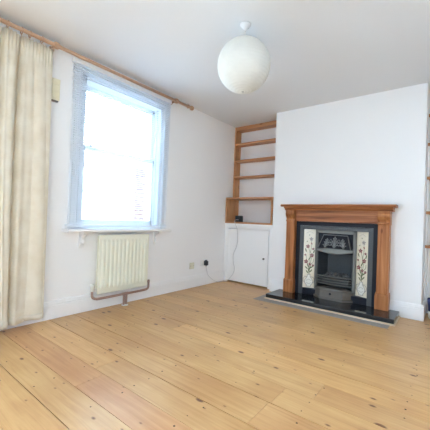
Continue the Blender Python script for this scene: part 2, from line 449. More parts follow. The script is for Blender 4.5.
def sash(x0, x1, z0, z1, top, botm, horns):
    m = MB()
    ya, yb = WY0+0.047, WY1-0.047
    m.box(x0, x1, ya, ya+0.045, z0, z1, 0.004); m.box(x0, x1, yb-0.045, yb, z0, z1, 0.004)
    m.box(x0, x1, ya, yb, z1-top, z1, 0.004); m.box(x0, x1, ya, yb, z0, z0+botm, 0.004)
    if horns:
        for y in (ya, yb-0.045):
            m.prism([(y, z0+0.01), (y+0.045, z0+0.01), (y+0.04, z0-0.03), (y+0.022, z0-0.05), (y+0.005, z0-0.03)], 0, x0+0.004, x1-0.004)
    o = obj('sash', m, M_SASH, win)
    g = MB(); xm = (x0+x1)/2
    g.box(xm-0.002, xm+0.002, ya+0.04, yb-0.04, z0+botm-0.005, z1-top+0.005)
    obj('pane', g, M_GLASS, o)
    return o
up = sash(-0.155, -0.115, 1.595, WZ1-0.05, 0.05, 0.038, True)
lo = sash(-0.108, -0.07, WZ0+0.015, 1.633, 0.038, 0.075, False)
l = MB(); l.lathe([(0.001, 0), (0.018, 0), (0.018, 0.008), (0.008, 0.012), (0.008, 0.022), (0.014, 0.026), (0.001, 0.03)], (-0.089, 1.62, 1.633), 2, 14)
obj('sash_fastener', l, M_KNOB, lo)

s = MB()
s.prism([(0.0, WZ0-0.03), (0.11, WZ0-0.03), (0.118, WZ0-0.024), (0.12, WZ0-0.015), (0.118, WZ0-0.006), (0.11, WZ0), (0.0, WZ0)], 1, 1.325, 2.595)
sill = thing('window_sill', (0.0, 1.94, WZ0-0.03), 'long white painted window sill shelf on two scrolled brackets above the radiator', 'window sill')
obj('sill_board', s, M_GLOSSWHITE, sill)
for y in (1.49, 2.415):
    br = MB()
    out = [(0.001, 0.780), (0.098, 0.780), (0.102, 0.768), (0.090, 0.757), (0.068, 0.752), (0.050, 0.742), (0.042, 0.726), (0.038, 0.706),
           (0.042, 0.690), (0.046, 0.676), (0.042, 0.660), (0.030, 0.652), (0.028, 0.640), (0.022, 0.630), (0.001, 0.628)]
    br.prism(out, 1, y, y+0.034)
    obj('bracket', br, M_GLOSSWHITE, sill)

# ------------------------------------------------------------------ venetian blind in front of the window
BY0, BY1, BXc = 1.335, 2.560, 0.045
bl = thing('venetian_blind', (BXc, (BY0+BY1)/2, 0.84), 'pale bluish venetian blind with open slats hanging over the sash window', 'blind')
m = MB(); m.box(BXc-0.02, BXc+0.02, BY0, BY1, 2.345, 2.383, 0.003); obj('headrail', m, M_BLIND, bl)
m = MB(); m.box(BXc-0.014, BXc+0.014, BY0, BY1, 0.835, 0.853, 0.003); obj('bottom_rail', m, M_BLIND, bl)
m = MB(); z = 0.875
while z < 2.335:
    pr = [(-0.009, 0.0), (-0.005, 0.0010), (0.0, 0.0014), (0.005, 0.0010), (0.009, 0.0), (0.005, 0.0005), (0.0, 0.0009), (-0.005, 0.0005)]
    m.prism([(BXc+u, z+w) for u, w in pr], 1, BY0+0.004, BY1-0.004); z += 0.0215
obj('slats', m, M_SLAT, bl)
for y in (BY0+0.12, (BY0+BY1)/2, BY1-0.12):
    m = MB(); m.tube([(BXc+0.013, y, 0.85), (BXc+0.013, y, 2.32)], 0.0012, 6); m.tube([(BXc-0.013, y, 0.85), (BXc-0.013, y, 2.32)], 0.0012, 6)
    obj('ladder_cord', m, M_BLIND, bl)
m = MB(); m.tube([(BXc+0.026, BY0+0.06, 1.30), (BXc+0.024, BY0+0.06, 2.32)], 0.004, 8); obj('tilt_wand', m, M_BLIND, bl)

# ------------------------------------------------------------------ curtain rod
RX, RZ = 0.10, 2.388
rod = thing('curtain_rod', (RX, 1.5, RZ), 'wooden curtain rod with turned finial running along the window wall', 'curtain rod')
m = MB(); m.tube([(RX, -0.35, RZ), (RX, 2.84, RZ)], 0.0165, 14); obj('pole', m, M_ROD, rod)
m = MB(); m.lathe([(0.017, 2.80), (0.024, 2.805), (0.026, 2.815), (0.020, 2.825), (0.014, 2.838), (0.016, 2.848), (0.026, 2.862), (0.030, 2.880), (0.026, 2.898), (0.014, 2.910), (0.001, 2.914)], (RX, 0, RZ), 1, 18)
obj('finial', m, M_ROD, rod)
for y in (1.16, 2.60):
    m = MB()
    m.lathe([(0.017, y-0.02), (0.027, y-0.018), (0.030, y), (0.027, y+0.018), (0.017, y+0.02)], (RX, 0, RZ), 1, 18)
    m.tube([(0.0, y, RZ), (RX-0.015, y, RZ)], 0.014, 12); m.lathe([(0.001, 0), (0.024, 0), (0.024, 0.010), (0.015, 0.018)], (0, y, RZ), 0, 18)
    obj('rod_bracket', m, M_ROD, rod)

# ------------------------------------------------------------------ curtain
cu = thing('curtain', (RX, 0.75, 0.04), 'long unlined cream calico curtain hanging in loose folds from the wooden rod', 'curtain')
m = MB()
cy0, cy1, ctop, cbot = 0.30, 1.145, 2.345, 0.035
NY, NZ = 300, 40
def curt(u, v):
    # u across, v from hem (0) to heading (1)
    y = cy0 + (cy1-cy0)*u
    amp = 0.056*(1-0.05*v)
    flat = min(1.0, max(0.0, (0.86-u)/0.22))             # the leading edge hangs flatter
    ph = 2*PI*(8.5*u + 0.22*math.sin(3.1*u+2.0*(1-v)) + 0.18*math.sin(11*u + 2.6*v))
    fold = (2.0*abs(math.sin(ph/2))**0.75 - 1.0) * (0.10 + 0.90*flat)
    fold2 = 0.20*math.sin(1.9*ph+1.0+1.4*v)*flat
    pleat = 0.012*math.sin(2*PI*34*u)*max(0, (v-0.93)/0.07)
    x = RX - 0.012 + amp*(fold*(0.72+0.28*(1-v)) + fold2 + 0.30*math.sin(2*PI*(3.3*u+0.35*v))) * (1-0.55*max(0, (v-0.9)/0.1)) + pleat
    y += 0.006*math.cos(ph)*flat + 0.022*(1-v)*(u-0.5)
    z = cbot + (ctop-cbot)*v + 0.004*math.sin(ph)*(v < 0.02)
    if v < 0.02: z += 0.02*u
    return (x, y, z)
grid = [[m.bm.verts.new(curt(i/NY, j/NZ)) for i in range(NY+1)] for j in range(NZ+1)]
for j in range(NZ):
    for i in range(NY):
        fc = m.bm.faces.new((grid[j][i], grid[j][i+1], grid[j+1][i+1], grid[j+1][i])); fc.smooth = True
co = obj('drape', m, M_CURT, cu)
sol = co.modifiers.new('thickness', 'SOLIDIFY'); sol.thickness = 0.002
m = MB()
gr = []
for j, v in enumerate((0.0, 0.014, 0.030)):
    row = []
    for i in range(NY+1):
        p = curt(i/NY, max(v, 0.0)); row.append(m.bm.verts.new((p[0]+0.0022, p[1], p[2]+(0.001 if j == 0 else 0))))
    gr.append(row)
for j in range(2):
    for i in range(NY):
        fc = m.bm.faces.new((gr[j][i], gr[j][i+1], gr[j+1][i+1], gr[j+1][i])); fc.smooth = True
ho = obj('hem', m, M_CURT, cu); sol = ho.modifiers.new('thickness', 'SOLIDIFY'); sol.thickness = 0.002
for y in (0.42, 0.56, 0.70, 0.80, 0.895, 0.955, 1.045):
    m = MB(); R = 0.026
    m.tube([(RX+R*math.cos(a), y, RZ-0.008+R*math.sin(a)) for a in [2*PI*k/20 for k in range(21)]], 0.0042, 8)
    m.tube([(RX, y, RZ-0.034), (RX, y, RZ-0.050)], 0.002, 6)
    obj('curtain_ring', m, M_ROD, cu)

# ------------------------------------------------------------------ cream wall box beside the curtain
wbx = thing('junction_box', (0.0, 1.200, 1.935), 'small yellowed cream plastic box high on the wall beside the curtain', 'wall box')
m = MB(); m.box(0.001, 0.038, 1.163, 1.237, 1.945, 2.135, 0.005); obj('cover', m, M_BOXY, wbx)
m = MB()
for z0 in (1.965, 2.022, 2.079): m.box(0.036, 0.042, 1.169, 1.231, z0, z0+0.05, 0.002)
obj('ribbed_front', m, M_BOXY, wbx)
m = MB(); m.box(0.001, 0.030, 1.169, 1.231, 1.935, 1.946, 0.002); obj('base_trim', m, M_KNOB, wbx)

# ------------------------------------------------------------------ radiator
RY0, RY1, RZ0, RZ1 = 1.655, 2.273, 0.168, 0.752
rd = thing('radiator', (0.06, (RY0+RY1)/2, 0.0), 'cream ribbed panel radiator with copper pipes below the window sill', 'radiator')
m = MB()
rows = [(RZ0, 0), (RZ0+0.006, 0), (RZ0+0.045, 0), (RZ0+0.075, 1), (RZ1-0.075, 1), (RZ1-0.045, 0), (RZ1-0.006, 0), (RZ1, 0)]
NF = 12; cols = []
per = (RY1-RY0-0.05)/NF
ys = [(RY0, 0), (RY0+0.005, 0), (RY0+0.022, 0)]
for k in range(NF):
    y = RY0+0.025+per*k
    ys += [(y+per*0.10, 0), (y+per*0.30, 1), (y+per*0.70, 1), (y+per*0.90, 0)]
ys += [(RY1-0.022, 0), (RY1-0.005, 0), (RY1, 0)]
G = []
for z, fz in rows:
    row = []
    for y, fy in ys:
        x = 0.094 + 0.010*fy*fz
        if z in (RZ0, RZ1) or y in (RY0, RY1): x = 0.089
        row.append(m.bm.verts.new((x, y, z)))
    G.append(row)
for j in range(len(rows)-1):
    for i in range(len(ys)-1):
        fc = m.bm.faces.new((G[j][i], G[j][i+1], G[j+1][i+1], G[j+1][i]))
m.box(0.080, 0.0895, RY0+0.0005, RY1-0.0005, RZ0+0.0005, RZ1-0.0005)
obj('ribbed_panel', m, M_RAD, rd)
m = MB(); m.box(0.034, 0.046, RY0+0.012, RY1-0.012, RZ0+0.01, RZ1-0.012, 0.003)
for k in range(22):
    y = RY0+0.03+k*(RY1-RY0-0.06)/21; m.box(0.046, 0.080, y-0.001, y+0.001, RZ0+0.04, RZ1-0.03)
obj('rear_panel', m, M_RAD, rd)
for y in (RY0+0.08, RY1-0.1):
    m = MB(); m.box(0.001, 0.036, y, y+0.03, RZ0+0.08, RZ1-0.1, 0.002); obj('wall_bracket', m, M_RAD, rd)
m = MB()
m.lathe([(0.001, 0.196), (0.010, 0.196), (0.016, 0.200), (0.017, 0.226), (0.022, 0.230), (0.022, 0.262), (0.017, 0.270), (0.001, 0.271)], (0.062, 1.618, 0), 2, 16)
m.tube([(0.062, 1.618, 0.205), (0.062, RY0+0.02, 0.205)], 0.010, 10)
obj('valve', m, M_VALVE, rd)
m = MB(); m.tube([(0.062, RY1-0.02, 0.205), (0.062, 2.316, 0.205)], 0.010, 10); m.lathe([(0.001, 0.188), (0.014, 0.19), (0.014, 0.222), (0.001, 0.226)], (0.062, 2.316, 0), 2, 14)
obj('lockshield_valve', m, M_COPPER, rd)
m = MB()
m.tube(smooth_path([(0.062, 1.618, 0.198), (0.062, 1.618, 0.165), (0.066, 1.625, 0.138), (0.075, 1.653, 0.124), (0.085, 1.70, 0.122), (0.085, 1.972, 0.122)], 6), 0.0125, 10)
m.tube(smooth_path([(0.062, 2.316, 0.192), (0.062, 2.316, 0.165), (0.066, 2.309, 0.138), (0.075, 2.281, 0.124), (0.085, 2.19, 0.122), (0.085, 2.002, 0.122)], 6), 0.0125, 10)
m.tube([(0.085, 1.952, 0.122), (0.085, 2.022, 0.122)], 0.0155, 10)
m.tube([(0.085, 1.972, 0.122), (0.085, 1.972, 0.002)], 0.0120, 10); m.tube([(0.085, 2.002, 0.122), (0.085, 2.002, 0.002)], 0.0120, 10)
obj('copper_pipe', m, M_COPPER, rd)
m = MB(); m.lathe([(0.001, 0.0005), (0.036, 0.0005), (0.034, 0.006), (0.012, 0.010), (0.001, 0.010)], (0.085, 1.987, 0), 2, 20); obj('pipe_collar', m, M_VALVE, rd)

# ------------------------------------------------------------------ sockets on the left wall
so = thing('blanking_plate', (0.0, 3.112, 0.257), 'yellowed square blanking plate low on the wall right of the radiator', 'wall plate')
m = MB(); m.box(0.0005, 0.010, 3.069, 3.155, 0.257, 0.343, 0.003); obj('plate', m, M_SOCKY, so)
for y in (3.082, 3.142):
    m = MB(); m.lathe([(0.001, 0.0105), (0.004, 0.0105), (0.004, 0.0115), (0.001, 0.0115)], (0, y, 0.30), 0, 10); obj('screw', m, M_KNOB, so)
so = thing('wall_socket', (0.0, 3.363, 0.275), 'white double socket low on the wall near the corner with a black plug', 'socket')
m = MB(); m.box(0.0005, 0.011, 3.290, 3.436, 0.275, 0.361, 0.003); obj('plate', m, M_SOCK, so)
for y in (3.325, 3.398):
    m = MB(); m.box(0.011, 0.0145, y-0.006, y+0.006, 0.330, 0.350, 0.001); obj('switch', m, M_SOCK, so)
m = MB()
for dy, dz in ((0, 0.014), (-0.011, -0.006), (0.011, -0.006)): m.box(0.0108, 0.0114, 3.325+dy-0.003, 3.325+dy+0.003, 0.300+dz-0.004, 0.300+dz+0.004)
obj('socket_holes', m, M_BLACK, so)
pl = thing('power_adapter', (0.012, 3.38, 0.285), 'black plug-in power adapter pushed into the double wall socket', 'power adapter')
m = MB(); m.box(0.0115, 0.060, 3.355, 3.405, 0.285, 0.350, 0.006); obj('body', m, M_BLACK, pl)
m = MB(); m.tube([(0.038, 3.38, 0.286), (0.038, 3.38, 0.270)], 0.005, 8); obj('strain_relief', m, M_BLACK, pl)
m = MB(); m.box(0.020, 0.048, 3.367, 3.393, 0.3495, 0.3625, 0.003); obj('upper_grip', m, M_BLACK, pl)
m = MB()
cab = [(0.038, 3.38, 0.268), (0.040, 3.40, 0.20), (0.040, 3.44, 0.13), (0.042, 3.55, 0.055), (0.046, 3.66, 0.012), (0.060, 3.78, 0.006), (0.10, 3.825, 0.010),
       (0.145, 3.825, 0.06), (0.205, 3.828, 0.14), (0.225, 3.828, 0.22), (0.200, 3.828, 0.32), (0.198, 3.828, 0.44), (0.250, 3.828, 0.56), (0.262, 3.828, 0.70), (0.245, 3.828, 0.82), (0.205, 3.828, 0.905), (0.195, 3.835, 0.945), (0.185, 3.89, 0.958), (0.180, 3.96, 0.958)]
m.tube(smooth_path(cab, 6), 0.0035, 8)
obj('power_cable', m, M_CABLE, None, 'thin grey cable from the wall plug up the cupboard front to the black box', 'cable')

# ------------------------------------------------------------------ alcove cupboard
CF = 3.862
cp = thing('alcove_cupboard', (0.434, CF, 0.0), 'low white built-in cupboard with one flush door filling the left alcove', 'cupboard')
m = MB()
m.box(0.0, 0.062, CF, CF+0.025, 0.0, 0.868); m.box(0.772, BX0, CF, CF+0.025, 0.0, 0.868)
m.box(0.062, 0.772, CF, CF+0.025, 0.826, 0.868); m.box(0.0, 0.01, CF+0.025, BACK-0.001, 0.0, 0.867); m.box(BX0-0.01, BX0-0.001, CF+0.025, BACK-0.001, 0.0, 0.867)
obj('body', m, M_SATIN, cp)
m = MB(); m.box(0.001, BX0-0.001, CF-0.022, BACK-0.001, 0.868, 0.900, 0.003); obj('top', m, M_SATIN, cp)
m = MB(); m.box(0.067, 0.766, CF-0.004, CF+0.018, 0.024, 0.819, 0.002); dr = obj('door', m, M_SATIN, cp)
m = MB(); m.lathe([(0.001, 0.0), (0.008, 0.0), (0.006, -0.010), (0.007, -0.014), (0.013, -0.020), (0.013, -0.027), (0.006, -0.031), (0.001, -0.032)], (0.708, CF-0.004, 0.415), 1, 16)
obj('knob', m, M_KNOB, dr)

# ------------------------------------------------------------------ pine shelving in the left alcove
SF = 4.03
sh = thing('alcove_bookshelf', (0.434, 4.05, 0.901), 'open pine bookshelf built into the left alcove above the white cupboard', 'bookshelf')
m = MB(); m.box(0.001, 0.027, SF, BACK-0.001, 0.925, CEIL-0.001, 0.0015); obj('side_panel', m, M_SHELF_V, sh)
m = MB(); m.box(BX0-0.028, BX0-0.002, SF, BACK-0.001, 0.925, CEIL-0.001, 0.0015); obj('side_panel', m, M_SHELF_V, sh)
for zb, t in ((2.392, 0.056), (2.155, 0.029), (1.887, 0.029), (1.622, 0.029)):
    m = MB(); m.box(0.027, BX0-0.028, SF+0.001, BACK-0.001, zb, zb+t, 0.0015); obj('shelf', m, M_SHELF_H, sh)
LF = 3.848
m = MB(); m.box(0.001, 0.024, LF, BACK-0.15, 0.925, 1.277, 0.0015); obj('box_side', m, M_SHELF_V, sh)
m = MB(); m.box(0.790, 0.813, LF, SF-0.001, 0.925, 1.277, 0.0015); obj('box_side', m, M_SHELF_V, sh)
m = MB(); m.box(0.001, 0.813, LF, SF-0.001, 1.277, 1.300, 0.0015); m.box(0.027, BX0-0.028, SF-0.001, BACK-0.001, 1.277, 1.300); obj('box_top', m, M_SHELF_H, sh)
m = MB(); m.box(0.001, 0.813, LF, SF-0.001, 0.901, 0.925, 0.0015); m.box(0.001, BX0-0.002, SF-0.001, BACK-0.001, 0.901, 0.925); obj('box_bottom', m, M_SHELF_H, sh)

dv = thing('digital_clock', (0.175, 4.0, 0.925), 'small black electronic box with a dark display standing on the lowest pine shelf', 'clock')
m = MB()
m.prism([(3.955, 0.926), (4.010, 0.926), (4.005, 1.020), (3.975, 1.024), (3.962, 1.018)], 0, 0.115, 0.232)
obj('case', m, M_BLACK, dv)
m = MB(); m.prism([(3.9530, 0.940), (3.9570, 0.940), (3.9625, 1.008), (3.9585, 1.008)], 0, 0.125, 0.222); obj('display', m, M_SCREEN, dv)

# ------------------------------------------------------------------ pine shelves in the right alcove
rs = thing('alcove_shelving', (3.01, 4.05, 0.70), 'pine shelves in the right alcove glimpsed past the chimney breast', 'shelves')
for z in (2.17, 1.85, 1.48, 1.10, 0.73):
    m = MB(); m.box(BX1+0.002, WR-0.002, SF, BACK-0.001, z, z+0.030, 0.002); obj('shelf', m, M_SHELF_H, rs)
m = MB(); m.box(BX1+0.001, BX1+0.02, SF+0.03, BACK-0.002, 0.155, 2.30, 0.002); obj('upright', m, M_SATIN, rs)
# cloth bag on the floor
bg = thing('tote_bag', (2.75, 4.02, 0.0), 'navy and white bag standing on the floor in the right alcove at the photo edge', 'bag')
m = MB()
def bagring(z, w, d): return [(2.75+w*x, 3.98+d*y, z) for x, y in ((-1, -.8), (-.9, -1), (.9, -1), (1, -.8), (1, .8), (.9, 1), (-.9, 1), (-1, .8))]
def loft(mb, rings, mi=0, smooth=True):
    mb.mi = mi
    n = len(rings[0]); vs = [p for r in rings for p in r]
    fs = [[i*n+k, i*n+(k+1) % n, (i+1)*n+(k+1) % n, (i+1)*n+k] for i in range(len(rings)-1) for k in range(n)]
    mb._add(vs, fs, smooth)
loft(m, [bagring(0.001, 0.11, 0.06), bagring(0.02, 0.118, 0.068), bagring(0.075, 0.12, 0.07), bagring(0.08, 0.12, 0.07)], 1)
loft(m, [bagring(0.08, 0.12, 0.07), bagring(0.13, 0.124, 0.068), bagring(0.20, 0.132, 0.055)], 0)
m.mi = 1; m._add(bagring(0.001, 0.11, 0.06), [list(range(8))])
o = obj('bag_body', m, [M_NAVY, M_SOCK], bg); sol = o.modifiers.new('thickness', 'SOLIDIFY'); sol.thickness = 0.003
for y in (3.925, 4.035):
    m = MB(); m.tube(smooth_path([(2.69, y, 0.19), (2.70, y, 0.235), (2.75, y, 0.26), (2.80, y, 0.235), (2.81, y, 0.19)], 6), 0.006, 8); obj('handle', m, M_NAVY, bg)

# ------------------------------------------------------------------ hearth
hh = 0.060
h = MB(); h.box(1.016, 2.392, 3.372, BREAST-0.001, 0.016, hh, 0.003)
ht = thing('hearth', (1.696, 3.57, 0.0), 'polished black stone hearth slab on the floor in front of the fireplace', 'hearth')
obj('slab', h, M_GRANITE, ht)
m = MB(); m.box(1.004, 2.402, 3.360, BREAST-0.001, 0.0005, 0.016, 0.002); obj('base_fillet', m, M_FILLET, ht)
m = MB(); m.box(0.915, 2.36, 3.235, 3.359, -0.001, 0.0018); m.box(0.915, 0.987, 3.359, 3.60, -0.001, 0.0018)
struct('trim_1', m, M_CEMENT, label='strip of grey cement in the floor along the hearth edge', cat='floor strip')

# ------------------------------------------------------------------ pine mantelpiece
mt = thing('mantelpiece', (1.706, 3.70, hh), 'antique pine mantelpiece with plain pilasters and a moulded shelf around the fireplace', 'mantelpiece')
MX0, MX1 = 1.118, 2.294
m = MB(); m.prism([(BREAST-0.001, 1.150), (3.612, 1.150), (3.600, 1.156), (3.596, 1.165), (3.600, 1.174), (3.612, 1.180), (BREAST-0.001, 1.180)], 0, 1.060, 2.350)
obj('shelf', m, M_MANT_H, mt)
m = MB(); m.prism([(BREAST-0.001, 1.108), (3.668, 1.108), (3.664, 1.118), (3.652, 1.128), (3.634, 1.136), (3.630, 1.150), (BREAST-0.001, 1.150)], 0, 1.092, 2.320)
obj('bed_moulding', m, M_MANT_H, mt)
m = MB(); m.box(MX0+0.115, MX1-0.115, 3.690, BREAST-0.002, 0.972, 1.108, 0.002); m.box(MX0+0.14, MX1-0.14, 3.684, 3.691, 0.998, 1.086, 0.003)
obj('frieze', m, M_MANT_H, mt)
for x0, x1 in ((MX0, MX0+0.118), (MX1-0.118, MX1)):
    m = MB()
    m.box(x0+0.004, x1-0.004, 3.668, BREAST-0.002, 0.222, 0.972, 0.003)
    m.box(x0+0.004, x0+0.022, 3.661, 3.669, 0.235, 0.965, 0.002); m.box(x1-0.022, x1-0.004, 3.661, 3.669, 0.235, 0.965, 0.002)
    obj('pilaster', m, M_MANT_V, mt)
    m = MB(); m.box(x0-0.006, x1+0.006, 3.646, BREAST-0.002, hh+0.0005, 0.212, 0.003)
    m.prism([(BREAST-0.002, 0.212), (3.646, 0.212), (3.648, 0.220), (3.660, 0.224), (3.666, 0.234), (BREAST-0.002, 0.234)], 0, x0-0.004, x1+0.004)
    obj('plinth', m, M_MANT_V, mt)
    m = MB(); pr = [(BREAST-0.002, 0.962), (3.664, 0.962), (3.656, 0.970), (3.657, 0.982), (3.668, 0.988), (3.668, 0.996), (3.664, 1.010), (3.650, 1.026), (3.638, 1.046), (3.635, 1.066), (3.640, 1.086), (3.634, 1.092), (3.634, 1.108), (BREAST-0.002, 1.108)]
    m.prism(pr, 0, x0, x1)
    obj('corbel', m, M_MANT_V, mt)

# ------------------------------------------------------------------ cast iron tiled insert
IN = thing('fireplace_insert', (1.706, 3.74, hh), 'black cast iron fireplace insert with cream floral tile panels on both sides', 'fireplace')
FY = 3.722
X0, X1 = MX0+0.116, MX1-0.116
m = MB()
m.box(X0, 1.281, FY, BREAST-0.002, hh+0.0005, 0.971, 0.002); m.box(2.128, X1, FY, BREAST-0.002, hh+0.0005, 0.971, 0.002)
m.box(1.281, 2.128, FY, BREAST-0.002, 0.922, 0.971, 0.002)
obj('black_slip', m, M_SLIP, IN, label='black slip around the iron frame')
m = MB()                                                # outer fluted iron frame
m.box(1.282, 1.334, 3.726, BREAST-0.004, hh+0.0005, 0.921, 0.003); m.box(2.078, 2.127, 3.726, BREAST-0.004, hh+0.0005, 0.921, 0.003)
m.box(1.334, 2.078, 3.726, BREAST-0.004, 0.876, 0.921, 0.003)
for k in range(30):
    z = 0.16 + k*0.025
    for xa in (1.290, 2.085): m.box(xa, xa+0.034, 3.7225, 3.727, z, z+0.017, 0.0015)
for k in range(28):
    x = 1.345 + k*0.026
    m.box(x, x+0.017, 3.7225, 3.727, 0.883, 0.914, 0.0015)
obj('iron_frame', m, M_IRON, IN)
m = MB(); m.box(1.334, 2.078, 3.732, 3.80, hh+0.0005, 0.136, 0.003)
obj('base_rail', m, M_SLIP, IN)
# tile panels: splayed back towards the fire
def tile_panel(xo, xi, side):
    yo, yi = 3.730, 3.788
    A = Vector((xo, yo, 0)); B = Vector((xi, yi, 0))
    if side > 0: A, B = B, A                            # A is always the left edge in the picture
    U = (B-A); W = U.length; U.normalize(); nrm = Vector((U.y, -U.x, 0))
    if nrm.y > 0: nrm = -nrm
    zb, zt = 0.140, 0.874
    def P(u, v, d): return A + U*(u*W) + nrm*d + Vector((0, 0, zb+(zt-zb)*v))
    m = MB(); n = 5
    for k in range(n):
        v0, v1 = k/n+0.0012, (k+1)/n-0.0012
        vs = [P(u, v, d) for d in (-0.008, 0.0) for u, v in ((0.01, v0), (0.99, v0), (0.99, v1), (0.01, v1))]
        m._add(vs, [[0, 3, 2, 1], [4, 5, 6, 7], [0, 1, 5, 4], [1, 2, 6, 5], [2, 3, 7, 6], [3, 0, 4, 7]])
    ar = W/(zt-zb)
    def poly(pts, mi, d=0.0006):
        m.mi = mi
        vs = [P(u, v, d) for u, v in pts]+[P(u, v, 0.0) for u, v in pts]; k = len(pts)
        m._add(vs, [list(range(k))]+[[i, (i+1) % k, k+(i+1) % k, k+i] for i in range(k)])
    def blob(u, v, ru, rv, mi, rot=0, d=0.0006, n=10):
        pts = []
        for q in range(n):
            a = 2*PI*q/n; x = ru*math.cos(a); y = rv*math.sin(a)
            pts.append((u+(x*math.cos(rot)-y*math.sin(rot)), v+(x*math.sin(rot)+y*math.cos(rot))*ar))
        poly(pts, mi, d)
    def stroke(pts, w, mi, d=0.0004):
        for i in range(len(pts)-1):
            (a, b), (c, e) = pts[i], pts[i+1]
            dx, dy = c-a, (e-b)/ar; L = math.hypot(dx, dy) or 1; px, py = -dy/L*w, dx/L*w*ar
            poly([(a+px, b+py), (c+px, e+py), (c-px, e-py), (a-px, b-py)], mi, d)
    def curve(pts, w, mi, d=0.0004):
        sp = smooth_path([(p[0], p[1], 0) for p in pts], 5); stroke([(q.x, q.y) for q in sp], w, mi, d)
    # stems
    for st in ([(0.52, 0.22), (0.45, 0.36), (0.30, 0.46), (0.22, 0.56)], [(0.52, 0.22), (0.58, 0.40), (0.68, 0.52), (0.70, 0.60)], [(0.52, 0.22), (0.50, 0.45), (0.55, 0.58), (0.38, 0.70)],
               [(0.55, 0.58), (0.66, 0.72), (0.62, 0.84)], [(0.58, 0.40), (0.82, 0.44), (0.86, 0.50)]):
        curve(st, 0.016, 2)
    # leaves
    for (u, v, r) in ((0.36, 0.27, 2.2), (0.66, 0.29, 0.9), (0.48, 0.30, 1.7), (0.58, 0.34, 1.2), (0.28, 0.34, 2.4), (0.74, 0.36, 0.8), (0.40, 0.38, 2.0), (0.86, 0.62, 1.3), (0.20, 0.64, 1.9), (0.52, 0.50, 1.0)):
        blob(u, v, 0.17, 0.05, 2, r, 0.0008)
    # flowers: petals round a darker heart
    def flower(u, v, r, mi):
        for q in range(5):
            a = 2*PI*q/5 + 0.3
            blob(u+r*0.62*math.cos(a), v+r*0.62*math.sin(a)*ar, r*0.52, r*0.34, mi, a, 0.0010+0.00004*q, 8)
        blob(u, v, r*0.3, r*0.3, 3, 0, 0.0015, 8)
    flower(0.62, 0.835, 0.15, 3)
    for u, v, r in ((0.36, 0.705, 0.16), (0.70, 0.555, 0.17), (0.24, 0.445, 0.17), (0.56, 0.400, 0.12), (0.82, 0.385, 0.10), (0.80, 0.665, 0.10), (0.16, 0.56, 0.08)): flower(u, v, r, 1)
    blob(0.66, 0.755, 0.05, 0.09, 1, 0.4, 0.0009); blob(0.28, 0.79, 0.03, 0.07, 2, -0.3, 0.0009); blob(0.46, 0.90, 0.03, 0.06, 2, 0.3, 0.0009)
    # vase with scroll handles
    vz = [(0.36, 0.225), (0.40, 0.205), (0.34, 0.175), (0.22, 0.145), (0.17, 0.11), (0.22, 0.07), (0.34, 0.045), (0.30, 0.025), (0.70, 0.025), (0.66, 0.045), (0.78, 0.07), (0.83, 0.11), (0.78, 0.145), (0.66, 0.175), (0.60, 0.205), (0.64, 0.225)]
    poly(vz, 4, 0.0012); stroke(vz+[vz[0]], 0.018, 3, 0.0016)
    curve([(0.66, 0.19), (0.92, 0.17), (0.94, 0.11), (0.80, 0.085)], 0.022, 3, 0.0014); curve([(0.34, 0.19), (0.09, 0.17), (0.07, 0.11), (0.20, 0.085)], 0.022, 3, 0.0014)
    curve([(0.30, 0.12), (0.50, 0.145), (0.70, 0.12)], 0.014, 3, 0.0016); curve([(0.30, 0.09), (0.50, 0.07), (0.70, 0.09)], 0.014, 3, 0.0016)
    curve([(0.20, 0.93), (0.50, 0.96), (0.80, 0.93)], 0.010, 3, 0.0006)
    return obj('tile_panel', m, [M_TILE, M_T_RED, M_T_GREEN, M_T_GREY, M_T_WHITE], IN, label='cream tiles with crimson flowers growing from a white vase')
tile_panel(1.335, 1.469, -1); tile_panel(2.077, 1.945, 1)
# inner casting around the fire opening
m = MB()
m.box(1.470, 1.504, 3.764, 3.800, 0.10, 0.876, 0.004); m.box(1.910, 1.944, 3.764, 3.800, 0.10, 0.876, 0.004)
m.box(1.470, 1.944, 3.764, 3.800, 0.836, 0.876, 0.004)
m.box(1.480, 1.492, 3.757, 3.766, 0.18, 0.85, 0.003); m.box(1.922, 1.934, 3.757, 3.766, 0.18, 0.85, 0.003)
obj('inner_casting', m, M_IRONL, IN)
m = MB(); m.box(1.504, 1.910, 3.782, 3.80, 0.60, 0.836); obj('hood_back_plate', m, M_SLIP, IN)
# hood: raised trapezoid with relief
hd = MB()
tz, bz = 0.822, 0.655; ty, by = 3.776, 3.725
tl, tr, bl_, brr = 1.565, 1.850, 1.512, 1.902
rings = []
for x_ in (0,):
    vs = [(tl, ty, tz), (tr, ty, tz), (brr, by, bz), (bl_, by, bz), (tl, 3.795, tz), (tr, 3.795, tz), (brr, 3.795, bz), (bl_, 3.795, bz)]
    hd._add(vs, [[0, 1, 2, 3], [4, 7, 6, 5], [0, 4, 5, 1], [1, 5, 6, 2], [2, 6, 7, 3], [3, 7, 4, 0]])
hood = obj('hood', hd, M_SLIP, IN)
def hp(u, v, d):
    xl = bl_+(tl-bl_)*v; xr = brr+(tr-brr)*v
    nrm = Vector((0, -(tz-bz), -(ty-by))).normalized()
    return Vector((xl+(xr-xl)*u, by+(ty-by)*v, bz+(tz-bz)*v)) + nrm*d
m = MB()
m.tube([hp(0.015, 0.03, 0.003), hp(0.015, 0.97, 0.003), hp(0.985, 0.97, 0.003), hp(0.985, 0.03, 0.003)], 0.005, 8)
